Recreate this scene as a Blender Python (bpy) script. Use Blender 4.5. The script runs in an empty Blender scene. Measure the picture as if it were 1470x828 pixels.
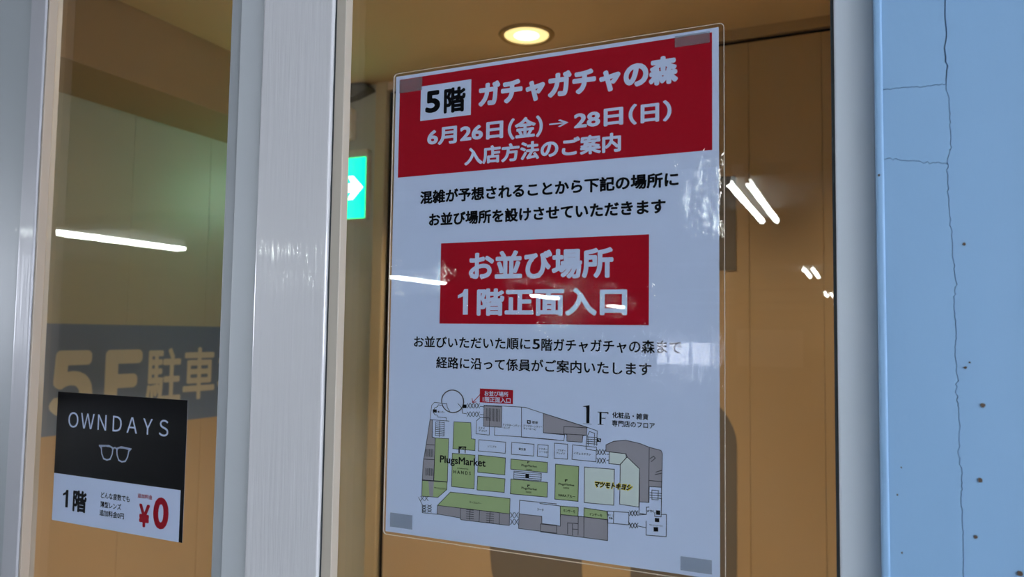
import bpy, bmesh, math, random
from mathutils import Vector, Matrix, noise
from mathutils.geometry import tessellate_polygon
random.seed(7)
SC = bpy.context.scene
COL = bpy.context.collection

# ------------------------------------------------------------------ camera
YAW, PITCH, ROLL = -0.43600921, 0.0604698, 0.01409905
cyw, syw, cp, sp = math.cos(YAW), math.sin(YAW), math.cos(PITCH), math.sin(PITCH)
fwd = Vector((syw * cp, cyw * cp, sp)); rgt = Vector((cyw, -syw, 0)); up = rgt.cross(fwd)
r2 = math.cos(ROLL) * rgt + math.sin(ROLL) * up
u2 = -math.sin(ROLL) * rgt + math.cos(ROLL) * up
CAMLOC = Vector((0.39676042, -0.58672445, 0.17980109))
cd = bpy.data.cameras.new('camera'); cam = bpy.data.objects.new('camera', cd); COL.objects.link(cam)
cam.matrix_world = Matrix(((r2.x, u2.x, -fwd.x, CAMLOC.x), (r2.y, u2.y, -fwd.y, CAMLOC.y), (r2.z, u2.z, -fwd.z, CAMLOC.z), (0, 0, 0, 1)))
cd.sensor_width = 36; cd.lens = 36 * 1087.378 / 1470; cd.clip_start = 0.02; cd.clip_end = 300
cd.dof.use_dof = True; cd.dof.focus_distance = 0.70; cd.dof.aperture_fstop = 9
SC.camera = cam

# ------------------------------------------------------------------ world, exposure
SC.view_settings.view_transform = 'Standard'; SC.view_settings.look = 'None'
SC.view_settings.exposure = 0.0; SC.view_settings.gamma = 1.0
SC.view_settings.use_curve_mapping = False
W = bpy.data.worlds.new('sky'); SC.world = W; W.use_nodes = True
bg = W.node_tree.nodes['Background']; bg.inputs[0].default_value = (0.74, 0.78, 0.90, 1); bg.inputs[1].default_value = 18.5
SC.cycles.max_bounces = 10; SC.cycles.diffuse_bounces = 5; SC.cycles.glossy_bounces = 4
SC.cycles.transparent_max_bounces = 16; SC.cycles.transmission_bounces = 6
SC.cycles.sample_clamp_indirect = 6

FLOOR = -1.27           # both floors; the camera is held about 1.45 m above them
GARAGE_CEIL = 1.62
LIGHT_Z = CAMLOC.z + 1.3

# daylight comes in over the parapets: portals only steer the sampling of the sky
def portal(name, loc, rot, sx, sy):
    l = bpy.data.lights.new(name, 'AREA'); l.shape = 'RECTANGLE'; l.size = sx; l.size_y = sy
    l.cycles.is_portal = True
    o = bpy.data.objects.new(name, l); COL.objects.link(o); o.location = loc; o.rotation_euler = rot
ZO = (-0.2 + GARAGE_CEIL) / 2; HO = GARAGE_CEIL + 0.2
portal('sky_portal', (-15.0, -4.3, ZO), (math.pi/2, 0, -math.pi/2), 8.2, HO)
portal('sky_portal', (9.0, -3.6, ZO), (math.pi/2, 0, math.pi/2), 6.8, HO)
portal('sky_portal', (5.2, -7.0, ZO), (math.pi/2, 0, math.pi), 7.4, HO)

# ------------------------------------------------------------------ helpers
def M(name): 
    m = bpy.data.materials.new(name); m.use_nodes = True
    return m, m.node_tree.nodes, m.node_tree.links, m.node_tree.nodes['Principled BSDF']
def mat(name, col, rough=0.5, noise_amt=0.0, nscale=20, bump=0.0, bscale=60, stretch=(1, 1, 1), coat=0.0, metal=0.0, spec=0.5, bdist=0.001):
    m, N, L, B = M(name)
    B.inputs['Base Color'].default_value = (*col, 1); B.inputs['Roughness'].default_value = rough
    B.inputs['Metallic'].default_value = metal; B.inputs['Coat Weight'].default_value = coat
    B.inputs['Specular IOR Level'].default_value = spec
    tc = N.new('ShaderNodeTexCoord'); mp = N.new('ShaderNodeMapping'); mp.inputs['Scale'].default_value = stretch
    L.new(tc.outputs['Object'], mp.inputs[0])
    if noise_amt:
        n = N.new('ShaderNodeTexNoise'); n.inputs['Scale'].default_value = nscale; n.inputs['Detail'].default_value = 5
        r = N.new('ShaderNodeMapRange'); r.inputs[3].default_value = 1 - noise_amt; r.inputs[4].default_value = 1 + noise_amt
        mx = N.new('ShaderNodeMix'); mx.data_type = 'RGBA'; mx.blend_type = 'MULTIPLY'; mx.inputs[0].default_value = 1
        mx.inputs[6].default_value = (*col, 1)
        L.new(mp.outputs[0], n.inputs['Vector']); L.new(n.outputs[0], r.inputs[0]); L.new(r.outputs[0], mx.inputs[7])
        L.new(mx.outputs[2], B.inputs['Base Color'])
    if bump:
        n2 = N.new('ShaderNodeTexNoise'); n2.inputs['Scale'].default_value = bscale; n2.inputs['Detail'].default_value = 4
        b = N.new('ShaderNodeBump'); b.inputs['Strength'].default_value = bump; b.inputs['Distance'].default_value = bdist
        L.new(mp.outputs[0], n2.inputs['Vector']); L.new(n2.outputs[0], b.inputs['Height']); L.new(b.outputs[0], B.inputs['Normal'])
        if coat: L.new(b.outputs[0], B.inputs['Coat Normal'])
    return m
def emis(name, col, s):
    m, N, L, B = M(name)
    B.inputs['Base Color'].default_value = (*[min(c, .8) for c in col], 1)
    B.inputs['Emission Color'].default_value = (*col, 1); B.inputs['Emission Strength'].default_value = s
    return m
def clear(name, ior=1.5, rough=0.0, tint=(1, 1, 1), bumps=(), haze=0.0):
    """thin clear sheet: straight transmission plus Fresnel reflection on both faces"""
    m = bpy.data.materials.new(name); m.use_nodes = True; N = m.node_tree.nodes; L = m.node_tree.links; N.clear()
    out = N.new('ShaderNodeOutputMaterial'); mix = N.new('ShaderNodeMixShader'); tr = N.new('ShaderNodeBsdfTransparent'); gl = N.new('ShaderNodeBsdfGlossy')
    tr.inputs[0].default_value = (*tint, 1); gl.inputs['Roughness'].default_value = rough
    ge = N.new('ShaderNodeNewGeometry'); mr = N.new('ShaderNodeMapRange'); mr.inputs[3].default_value = ior; mr.inputs[4].default_value = 1 / ior
    fr = N.new('ShaderNodeFresnel'); L.new(ge.outputs['Backfacing'], mr.inputs[0]); L.new(mr.outputs[0], fr.inputs['IOR'])
    L.new(fr.outputs[0], mix.inputs[0]); L.new(tr.outputs[0], mix.inputs[1]); L.new(gl.outputs[0], mix.inputs[2]); L.new(mix.outputs[0], out.inputs[0])
    prev = None
    if bumps:
        tc = N.new('ShaderNodeTexCoord')
        for sc, dist, st in bumps:
            mp = N.new('ShaderNodeMapping'); mp.inputs['Scale'].default_value = st; L.new(tc.outputs['Object'], mp.inputs[0])
            n = N.new('ShaderNodeTexNoise'); n.inputs['Scale'].default_value = sc; n.inputs['Detail'].default_value = 2; L.new(mp.outputs[0], n.inputs['Vector'])
            b = N.new('ShaderNodeBump'); b.inputs['Strength'].default_value = 1; b.inputs['Distance'].default_value = dist
            L.new(n.outputs[0], b.inputs['Height'])
            if prev: L.new(prev.outputs[0], b.inputs['Normal'])
            prev = b
        L.new(prev.outputs[0], gl.inputs['Normal'])
    if haze:
        df = N.new('ShaderNodeBsdfDiffuse'); df.inputs[0].default_value = (.48, .50, .53, 1); m2 = N.new('ShaderNodeMixShader'); m2.inputs[0].default_value = haze
        L.new(mix.outputs[0], m2.inputs[1]); L.new(df.outputs[0], m2.inputs[2]); L.new(m2.outputs[0], out.inputs[0])
    return m

def mesh_obj(name, verts, faces, m, parent=None, loc=None, smooth=False):
    me = bpy.data.meshes.new(name); me.from_pydata(verts, [], faces); me.materials.append(m); me.update()
    o = bpy.data.objects.new(name, me); COL.objects.link(o)
    if smooth:
        for p in me.polygons: p.use_smooth = True
    if parent: o.parent = parent
    if loc: o.location = loc
    return o
def box_data(x0, x1, y0, y1, z0, z1, bev=0.0, seg=2):
    bm = bmesh.new(); bmesh.ops.create_cube(bm, size=1)
    for v in bm.verts:
        v.co = Vector(((x0 + x1) / 2 + v.co.x * (x1 - x0), (y0 + y1) / 2 + v.co.y * (y1 - y0), (z0 + z1) / 2 + v.co.z * (z1 - z0)))
    if bev: bmesh.ops.bevel(bm, geom=bm.edges[:], offset=bev, segments=seg, affect='EDGES', profile=0.5)
    return bm
def bm_obj(name, bm, m, parent=None, loc=None, smooth=False):
    me = bpy.data.meshes.new(name); bmesh.ops.recalc_face_normals(bm, faces=bm.faces[:]); bm.to_mesh(me); bm.free(); me.materials.append(m)
    o = bpy.data.objects.new(name, me); COL.objects.link(o)
    if smooth:
        for p in me.polygons: p.use_smooth = True
    if parent: o.parent = parent
    if loc: o.location = loc
    return o
def box(name, x0, x1, y0, y1, z0, z1, m, parent=None, bev=0.0, seg=2, smooth=False):
    return bm_obj(name, box_data(x0, x1, y0, y1, z0, z1, bev, seg), m, parent, None, smooth)
def struct(o): o['kind'] = 'structure'; return o
def empty(name, label=None, cat=None, loc=(0, 0, 0), group=None):
    o = bpy.data.objects.new(name, None); COL.objects.link(o); o.location = loc; o.empty_display_size = 0.05
    if label: o['label'] = label
    if cat: o['category'] = cat
    if group: o['group'] = group
    return o
def lab(o, t): o['label'] = t; return o
def poly_prism(name, pts, y0, y1, m, parent=None, bev=0.0):
    """outline in x,z extruded from y0 (front, towards camera) to y1"""
    bm = bmesh.new(); vs = [bm.verts.new((x, y0, z)) for x, z in pts]; f = bm.faces.new(vs)
    g = bmesh.ops.extrude_face_region(bm, geom=[f]); 
    for e in g['geom']:
        if isinstance(e, bmesh.types.BMVert): e.co.y = y1
    if bev:
        bmesh.ops.recalc_face_normals(bm, faces=bm.faces[:])
        ed = [e for e in bm.edges if all(abs(v.co.y - y0) < 1e-9 for v in e.verts)]
        bmesh.ops.bevel(bm, geom=ed, offset=bev, segments=2, affect='EDGES', profile=0.5)
    bmesh.ops.triangulate(bm, faces=[f for f in bm.faces if len(f.verts) > 4])
    return bm_obj(name, bm, m, parent)

# print on paper: every mark is a sheet a few hundredths of a millimetre above the one below
def flat_polys(name, plist, y, m, parent):
    V = []; F = []
    for pts in plist:
        tri = tessellate_polygon([[Vector((x, z, 0)) for x, z in pts]]); k = len(V)
        V += [(x / 1000, y, z / 1000) for x, z in pts]
        for a, b_, c in tri:
            s = (pts[b_][0] - pts[a][0]) * (pts[c][1] - pts[a][1]) - (pts[b_][1] - pts[a][1]) * (pts[c][0] - pts[a][0])
            if abs(s) > 1e-9: F.append((k + a, k + b_, k + c) if s > 0 else (k + a, k + c, k + b_))
    return mesh_obj(name, V, F, m, parent)
def strokes(name, plist, y, w, m, parent):
    V = []; F = []
    for pts in plist:
        for (a, b) in zip(pts[:-1], pts[1:]):
            ax, az, bx, bz = a[0] / 1000, a[1] / 1000, b[0] / 1000, b[1] / 1000
            d = math.hypot(bx - ax, bz - az)
            if d < 1e-6: continue
            ux, uz = (bx - ax) / d * w / 2, (bz - az) / d * w / 2
            i = len(V); V += [(ax - ux - uz, y, az - uz + ux), (bx + ux - uz, y, bz + uz + ux), (bx + ux + uz, y, bz + uz - ux), (ax - ux + uz, y, az - uz - ux)]
            F.append((i, i + 3, i + 2, i + 1))
    return mesh_obj(name, V, F, m, parent)
TCACHE = {}
def text_tris(t, res=3, off=0.0, font_space=1.0):
    k = (t, res, off)
    if k in TCACHE: return TCACHE[k]
    c = bpy.data.curves.new('text', 'FONT'); c.body = t; c.resolution_u = res; c.offset = off; c.space_character = font_space
    o = bpy.data.objects.new('text', c); COL.objects.link(o)
    dg = bpy.context.evaluated_depsgraph_get(); oe = o.evaluated_get(dg); me = oe.to_mesh()
    V = [(v.co.x, v.co.y) for v in me.vertices]; F = [tuple(p.vertices) for p in me.polygons]
    oe.to_mesh_clear(); bpy.data.objects.remove(o); bpy.data.curves.remove(c)
    TCACHE[k] = (V, F); return V, F
def text_mesh(t, weight, x0, x1, z0, z1, y, res=3, shear=0.0, grow=0.0):
    """letters fitted to the rectangle; heavier weights overlay shifted copies"""
    V, F = text_tris(t, res, 0.0)
    xs = [v[0] for v in V]; ys = [v[1] for v in V]; r = (0, 0.020, 0.038, 0.055, 0.038)[weight] + grow
    bx0, bx1, by0, by1 = min(xs) - r, max(xs) + r, min(ys) - r, max(ys) + r
    sx = (x1 - x0) / (bx1 - bx0); sz = (z1 - z0) / (by1 - by0)
    n = (1, 6, 9, 12, 10)[weight] if not grow else 10
    sh = [(0, 0)] + ([(r * math.cos(a * 2 * math.pi / n + .4), r * math.sin(a * 2 * math.pi / n + .4)) for a in range(n)] if r else [])
    VO = []; FO = []
    for i, (dx, dy) in enumerate(sh):
        b = len(VO)
        for (u, v) in V:
            zz = z0 + (v + dy - by0) * sz
            VO.append((x0 + (u + dx - bx0) * sx + shear * (zz - z0), y - i * 4e-6, zz))
        FO += [tuple(reversed([b + k for k in f])) if False else tuple(b + k for k in f) for f in F]
    return VO, FO
def text_obj(name, t, weight, rect_mm, y, m, parent, res=3, shear=0.0, grow=0.0):
    if t == '１':
        a, b_, c, d = rect_mm; W_, H_ = b_ - a, d - c
        return flat_polys(name, [[(a + .52 * W_, c), (b_, c), (b_, d), (a + .62 * W_, d), (a + .45 * W_, c + .86 * H_), (a, c + .76 * H_), (a, c + .64 * H_), (a + .52 * W_, c + .72 * H_)]], y, m, parent)
    x0, x1, z0, z1 = [c / 1000 for c in rect_mm]
    V, F = text_mesh(t, weight, x0, x1, z0, z1, y, res, shear, grow)
    return mesh_obj(name, V, F, m, parent)
def rrect(x0, x1, z0, z1, r, n=5):
    P = []
    for cx, cz, a0 in ((x1 - r, z1 - r, 0), (x0 + r, z1 - r, 90), (x0 + r, z0 + r, 180), (x1 - r, z0 + r, 270)):
        for i in range(n + 1):
            a = math.radians(a0 + 90 * i / n); P.append((cx + r * math.cos(a), cz + r * math.sin(a)))
    return P
def lathe(name, prof, m, parent=None, loc=(0, 0, 0), n=48, smooth=True):
    V = []; F = []
    for r, z in prof:
        for i in range(n):
            a = 2 * math.pi * i / n; V.append((r * math.cos(a), r * math.sin(a), z))
    for k in range(len(prof) - 1):
        for i in range(n):
            j = (i + 1) % n; F.append((k * n + i, k * n + j, (k + 1) * n + j, (k + 1) * n + i))
    return mesh_obj(name, V, F, m, parent, loc, smooth)

# ------------------------------------------------------------------ measured print, in millimetres on the poster plane
POLYS = [["grey",1,[[44.6,103.0],[47.2,102.7],[47.3,87.8],[50.4,87.3],[49.5,49.9],[37.8,49.5],[38.5,65.4],[41.2,81.0]]],["green",1,[[50.4,87.3],[64.0,87.5],[63.5,50.0],[49.8,49.9]]],["green",1,[[37.8,49.0],[63.3,49.8],[63.2,43.4],[54.3,35.8],[37.7,35.1]]],["grey",0,[[44.1,49.1],[49.8,49.4],[49.2,35.9],[45.7,35.7]]],["green",1,[[69.0,102.6],[85.8,102.8],[86.5,89.1],[90.3,88.9],[90.2,79.2],[68.4,79.2]]],["green",1,[[67.9,75.2],[90.4,75.3],[90.0,46.6],[67.8,46.5]]],["green",1,[[93.6,75.7],[119.5,75.3],[119.1,61.1],[93.2,61.1]]],["green",1,[[93.3,57.8],[119.4,57.9],[118.8,46.4],[92.8,46.0]]],["white",1,[[93.9,88.8],[119.5,88.5],[119.2,79.2],[93.4,79.2]]],["white",1,[[91.2,104.7],[94.9,107.9],[103.8,108.0],[103.8,93.4],[91.0,93.7]]],["grey",1,[[98.3,118.0],[115.4,118.1],[115.2,100.7],[98.1,100.6]]],["grey",1,[[153.7,114.7],[192.0,105.8],[191.7,99.3],[188.6,98.7],[188.0,93.4],[174.8,93.3],[174.7,98.7],[153.9,98.8]]],["white",1,[[125.2,88.8],[145.6,88.7],[145.4,79.0],[124.9,78.8]]],["white",1,[[149.1,88.7],[158.4,88.7],[158.3,78.9],[148.7,79.0]]],["white",1,[[164.0,90.9],[175.5,90.9],[175.4,78.8],[163.7,78.7]]],["white",1,[[179.7,90.7],[200.2,90.3],[199.8,78.7],[179.4,79.0]]],["green",1,[[124.7,74.8],[157.9,74.8],[157.7,66.4],[124.5,66.4]]],["green",1,[[124.8,58.2],[158.2,58.5],[157.9,46.5],[124.5,45.9]]],["white",1,[[127.6,65.0],[152.5,65.3],[152.3,59.2],[127.4,58.7]]],["green",1,[[165.0,74.0],[185.3,73.8],[184.9,45.9],[164.7,45.6]]],["pale",1,[[190.2,73.8],[215.2,74.1],[214.8,46.0],[190.1,45.5]]],["pale",1,[[220.0,78.5],[225.6,84.6],[235.6,76.2],[235.2,46.7],[219.7,47.3]]],["pale",1,[[210.9,87.4],[224.4,87.0],[224.9,84.2],[220.0,78.1],[210.6,78.2]]],["grey",1,[[208.1,87.6],[208.1,92.8],[214.5,96.1],[224.4,97.6],[236.2,95.8],[243.3,93.5],[252.5,91.8],[253.6,89.6],[253.1,63.7],[243.4,63.3],[243.2,51.2],[235.6,50.8],[235.6,76.2],[225.6,84.6],[224.6,87.0]]],["white",1,[[209.8,40.9],[227.2,41.7],[227.1,32.2],[209.7,31.6]]],["grey",1,[[169.7,33.8],[190.0,34.2],[210.1,34.2],[210.0,17.9],[152.4,17.8],[152.3,24.2],[169.8,24.5]]],["grey",1,[[132.8,30.2],[153.4,30.5],[153.5,24.6],[166.5,24.8],[166.6,18.4],[132.5,18.2]]],["green",1,[[169.6,40.6],[185.2,41.1],[185.0,34.0],[169.7,33.8]]],["green",1,[[190.1,41.3],[209.2,40.7],[209.9,34.1],[190.0,34.2]]],["green",1,[[66.7,41.6],[124.3,41.9],[124.1,29.2],[54.0,28.8]]],["grey",1,[[54.0,28.8],[124.1,29.2],[124.0,19.6],[77.7,19.1],[77.2,20.5],[53.7,21.4]]]]
LINES = [[[56.6,118.1],[48.8,118.5],[46.0,115.6],[44.6,103.0]],[[44.6,103.0],[64.2,102.9]],[[61.7,103.1],[61.2,105.6],[52.5,105.9],[51.9,107.3],[49.6,107.6],[47.9,109.5],[48.9,113.4],[52.2,115.0],[52.8,116.5],[56.1,116.2]],[[47.3,102.2],[47.0,87.7]],[[50.4,87.3],[47.6,87.8]],[[41.2,81.0],[49.4,81.0]],[[38.7,67.8],[49.8,68.1]],[[57.2,117.7],[61.3,117.9],[62.1,114.6],[64.6,111.4]],[[77.1,114.0],[77.2,110.6],[81.5,110.2]],[[72.7,118.5],[74.9,116.7],[77.1,114.0]],[[94.6,117.2],[98.5,117.2]],[[94.7,110.4],[98.1,110.4]],[[34.4,33.7],[38.4,27.8],[38.5,20.8],[54.7,21.1]],[[98.2,118.4],[115.6,118.7],[137.1,118.8],[153.6,114.7]],[[109.0,100.5],[108.7,93.7],[134.1,94.0],[165.8,93.8]],[[133.7,118.4],[134.0,93.8]],[[153.9,98.7],[172.8,98.2],[172.1,93.5],[134.0,93.8]],[[153.7,114.7],[192.0,105.7],[200.7,103.4],[200.4,91.8]],[[172.0,99.0],[172.1,105.1],[192.0,105.2]],[[172.0,99.0],[191.7,99.3]],[[191.7,99.3],[191.4,88.2],[199.6,87.5]],[[193.2,91.3],[192.7,99.4],[194.1,102.4],[198.6,101.3],[198.3,91.7]],[[192.1,98.0],[200.7,98.0]],[[192.1,96.2],[200.7,96.3]],[[192.1,94.5],[200.7,94.5]],[[192.1,92.8],[200.8,92.8]],[[208.1,87.6],[208.1,89.5]],[[243.3,93.5],[242.9,51.2]],[[243.4,68.0],[253.3,68.0]],[[243.2,47.6],[241.2,47.3],[241.2,41.8],[234.8,40.7]],[[253.6,89.6],[253.1,63.7],[252.8,41.2],[247.8,41.0],[247.8,44.0]],[[253.1,43.1],[256.9,43.5],[256.7,26.7],[241.0,26.0],[241.0,36.6]],[[245.5,60.8],[250.6,60.9],[250.3,53.8],[245.5,53.7],[245.5,60.8]],[[244.0,56.9],[253.1,57.1]],[[244.0,55.0],[253.1,55.2]],[[244.0,58.7],[253.1,58.9]],[[227.1,34.6],[228.2,31.9]],[[234.5,32.1],[241.0,31.6]],[[210.6,81.1],[209.0,80.6]],[[208.9,85.4],[210.5,85.5]],[[235.6,50.8],[235.2,42.0],[241.0,41.8]],[[185.2,34.0],[185.2,19.2]],[[190.0,34.2],[190.1,17.9]],[[176.2,19.1],[176.1,27.8],[185.1,28.2]],[[180.3,27.3],[180.4,18.6]],[[180.3,23.4],[185.1,23.6]],[[133.1,41.4],[166.3,41.9]],[[151.6,40.7],[169.6,40.6],[169.8,24.5]],[[133.1,41.4],[132.8,30.2]],[[214.8,40.7],[214.7,31.9]],[[77.0,28.8],[77.2,19.5]],[[95.7,28.9],[95.4,19.5]],[[114.6,29.0],[114.5,19.5]],[[127.6,63.7],[152.5,63.9]],[[127.6,61.9],[152.6,62.2]],[[127.7,60.2],[152.6,60.5]],[[243.9,84.8],[246.8,86.9],[248.1,85.5],[244.9,82.6]],[[248.7,74.9],[253.1,76.6]],[[248.1,73.0],[253.1,74.4]],[[100.6,116.0],[100.8,105.7]],[[102.0,116.0],[102.2,105.7]],[[103.4,116.0],[103.6,105.7]],[[104.8,116.0],[104.9,105.7]],[[106.1,116.0],[106.3,105.7]],[[107.5,115.9],[107.7,105.6]],[[108.8,115.9],[109.0,105.6]],[[110.2,115.9],[110.4,105.6]],[[111.6,115.9],[111.7,105.6]],[[112.9,115.8],[113.1,105.6]],[[40.9,76.9],[41.1,70.5]],[[42.1,76.9],[42.3,70.5]],[[43.4,76.9],[43.5,70.5]],[[44.6,76.9],[44.7,70.6]],[[45.8,76.9],[45.9,70.6]],[[47.0,76.9],[47.1,70.6]],[[48.2,77.0],[48.3,70.6]],[[41.3,59.9],[41.5,54.0]],[[42.6,59.9],[42.7,54.0]],[[43.8,59.9],[43.9,54.0]],[[45.0,60.0],[45.1,54.0]],[[46.2,60.0],[46.3,54.1]],[[47.4,60.0],[47.5,54.1]],[[48.6,60.0],[48.7,54.1]],[[82.8,28.4],[89.8,28.5]],[[102.2,28.8],[109.1,29.0]],[[82.8,26.5],[89.9,26.7]],[[102.2,27.0],[109.2,27.2]],[[82.8,24.7],[89.9,24.8]],[[102.3,25.2],[109.2,25.4]],[[82.9,22.8],[90.0,23.0]],[[102.3,23.4],[109.2,23.5]],[[82.9,21.0],[90.0,21.2]],[[102.3,21.5],[109.2,21.7]],[[83.0,19.1],[90.0,19.3]],[[102.4,19.7],[109.3,19.9]],[[86.5,29.2],[86.2,20.1]],[[105.7,28.8],[105.4,19.7]],[[50.6,101.4],[59.2,101.3]],[[50.6,99.7],[59.3,99.6]],[[50.7,98.0],[59.3,97.9]],[[50.7,96.3],[59.4,96.2]],[[50.7,94.6],[59.4,94.6]],[[50.8,92.9],[59.4,92.9]],[[50.8,91.2],[59.5,91.2]],[[50.9,89.5],[59.5,89.5]],[[50.6,101.4],[50.4,89.3]],[[59.2,101.5],[59.0,89.5]],[[54.5,102.1],[54.4,88.5]],[[81.9,119.2],[82.7,118.3],[83.1,117.3],[82.8,116.3],[82.0,115.3]],[[84.6,119.4],[83.8,118.3],[83.5,117.3],[83.8,116.4],[84.6,115.4]],[[85.1,119.4],[85.9,118.4],[86.2,117.5],[85.9,116.5],[85.2,115.4]],[[87.7,119.5],[87.0,118.5],[86.6,117.5],[87.0,116.5],[87.8,115.6]],[[88.2,119.6],[89.0,118.6],[89.4,117.6],[89.1,116.6],[88.3,115.6]],[[90.9,119.7],[90.1,118.7],[89.8,117.6],[90.1,116.7],[90.9,115.7]],[[91.4,119.7],[92.2,118.8],[92.5,117.8],[92.2,116.8],[91.4,115.8]],[[94.0,119.8],[93.2,118.8],[92.9,117.8],[93.2,116.8],[94.1,115.9]],[[82.1,111.9],[82.9,111.0],[83.2,110.0],[82.9,109.0],[82.1,108.0]],[[84.7,112.1],[83.9,111.0],[83.6,110.0],[84.0,109.0],[84.8,108.1]],[[85.2,112.1],[86.0,111.1],[86.4,110.2],[86.1,109.2],[85.3,108.1]],[[87.9,112.2],[87.1,111.2],[86.8,110.2],[87.1,109.2],[87.9,108.3]],[[88.4,112.3],[89.2,111.3],[89.5,110.4],[89.2,109.4],[88.4,108.3]],[[91.0,112.4],[90.2,111.4],[89.9,110.4],[90.3,109.4],[91.1,108.5]],[[91.5,112.4],[92.3,111.5],[92.6,110.5],[92.3,109.5],[91.6,108.5]],[[94.1,112.6],[93.4,111.6],[93.0,110.6],[93.4,109.6],[94.2,108.6]],[[36.5,35.0],[37.6,34.2],[38.1,33.2],[37.7,32.3],[36.6,31.2]],[[40.1,35.4],[39.1,34.3],[38.6,33.3],[39.1,32.4],[40.2,31.6]],[[40.8,35.4],[41.9,34.6],[42.3,33.7],[41.9,32.7],[40.9,31.6]],[[44.3,35.8],[43.3,34.7],[42.9,33.7],[43.3,32.8],[44.4,32.0]],[[38.4,27.6],[39.4,27.1],[40.4,27.0],[41.4,27.3],[42.4,28.0]],[[38.4,25.7],[39.4,26.4],[40.4,26.7],[41.4,26.6],[42.4,26.1]],[[38.4,25.3],[39.4,24.9],[40.4,24.8],[41.4,25.1],[42.4,25.8]],[[38.5,23.4],[39.5,24.1],[40.5,24.5],[41.5,24.3],[42.5,23.9]],[[38.5,23.1],[39.5,22.6],[40.5,22.5],[41.5,22.8],[42.5,23.5]],[[38.5,21.2],[39.5,21.9],[40.5,22.2],[41.5,22.1],[42.5,21.6]],[[43.9,28.2],[44.9,27.7],[45.9,27.6],[46.9,27.9],[47.8,28.6]],[[43.9,26.3],[44.9,27.0],[45.9,27.3],[46.9,27.2],[47.9,26.7]],[[43.9,25.9],[44.9,25.5],[45.9,25.3],[46.9,25.7],[47.9,26.4]],[[44.0,24.0],[44.9,24.7],[45.9,25.1],[46.9,24.9],[47.9,24.5]],[[44.0,23.7],[45.0,23.2],[46.0,23.1],[47.0,23.4],[47.9,24.1]],[[44.0,21.8],[45.0,22.5],[46.0,22.8],[47.0,22.7],[48.0,22.2]],[[124.8,30.3],[125.8,29.4],[126.3,28.4],[125.9,27.3],[124.9,26.1]],[[128.1,30.7],[127.2,29.5],[126.8,28.4],[127.2,27.4],[128.2,26.5]],[[128.8,30.8],[129.8,29.8],[130.2,28.8],[129.8,27.7],[128.8,26.6]],[[132.0,31.1],[131.1,30.0],[130.7,28.9],[131.1,27.9],[132.1,26.9]],[[124.9,24.9],[125.9,23.9],[126.4,22.9],[126.0,21.8],[125.0,20.5]],[[128.2,25.3],[127.2,24.1],[126.8,23.0],[127.3,21.9],[128.3,20.9]],[[128.8,25.4],[129.8,24.4],[130.3,23.3],[129.9,22.2],[128.9,21.0]],[[132.1,25.7],[131.1,24.5],[130.8,23.4],[131.2,22.3],[132.2,21.4]],[[200.6,88.4],[201.2,87.5],[201.5,86.5],[201.3,85.5],[200.6,84.5]],[[202.8,88.5],[202.1,87.5],[201.8,86.5],[202.1,85.6],[202.8,84.7]],[[203.2,88.6],[203.8,87.6],[204.1,86.7],[203.8,85.7],[203.2,84.7]],[[205.3,88.7],[204.7,87.7],[204.4,86.7],[204.7,85.8],[205.4,84.9]],[[205.7,88.8],[206.4,87.8],[206.7,86.9],[206.4,85.9],[205.8,84.9]],[[207.9,88.9],[207.2,87.9],[207.0,86.9],[207.2,86.0],[207.9,85.1]],[[200.6,81.6],[201.3,80.7],[201.6,79.8],[201.3,78.8],[200.7,77.8]],[[202.8,81.8],[202.2,80.8],[201.9,79.8],[202.2,78.9],[202.8,78.0]],[[203.2,81.9],[203.9,80.9],[204.1,80.0],[203.9,79.0],[203.2,78.0]],[[205.4,82.0],[204.7,81.0],[204.5,80.0],[204.7,79.1],[205.4,78.2]],[[205.8,82.1],[206.4,81.2],[206.7,80.2],[206.4,79.2],[205.8,78.2]],[[207.9,82.2],[207.3,81.2],[207.0,80.2],[207.3,79.3],[208.0,78.4]],[[227.8,43.1],[228.4,42.2],[228.6,41.3],[228.4,40.3],[227.8,39.4]],[[229.8,43.3],[229.2,42.3],[228.9,41.3],[229.2,40.4],[229.8,39.6]],[[230.1,43.3],[230.7,42.5],[231.0,41.6],[230.7,40.6],[230.2,39.6]],[[232.1,43.6],[231.5,42.6],[231.3,41.6],[231.5,40.7],[232.1,39.8]],[[232.5,43.6],[233.1,42.7],[233.3,41.8],[233.1,40.9],[232.5,39.9]],[[234.4,43.8],[233.8,42.8],[233.6,41.9],[233.8,41.0],[234.4,40.1]],[[227.8,33.6],[228.4,32.7],[228.7,31.8],[228.4,30.8],[227.9,29.8]],[[229.8,33.8],[229.2,32.8],[229.0,31.8],[229.2,30.9],[229.8,30.1]],[[230.2,33.8],[230.8,33.0],[231.0,32.1],[230.8,31.1],[230.2,30.1]],[[232.1,34.1],[231.6,33.1],[231.3,32.1],[231.6,31.2],[232.2,30.4]],[[232.5,34.1],[233.1,33.2],[233.4,32.3],[233.1,31.4],[232.5,30.4]],[[234.5,34.3],[233.9,33.3],[233.6,32.4],[233.9,31.5],[234.5,30.6]]]
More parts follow.
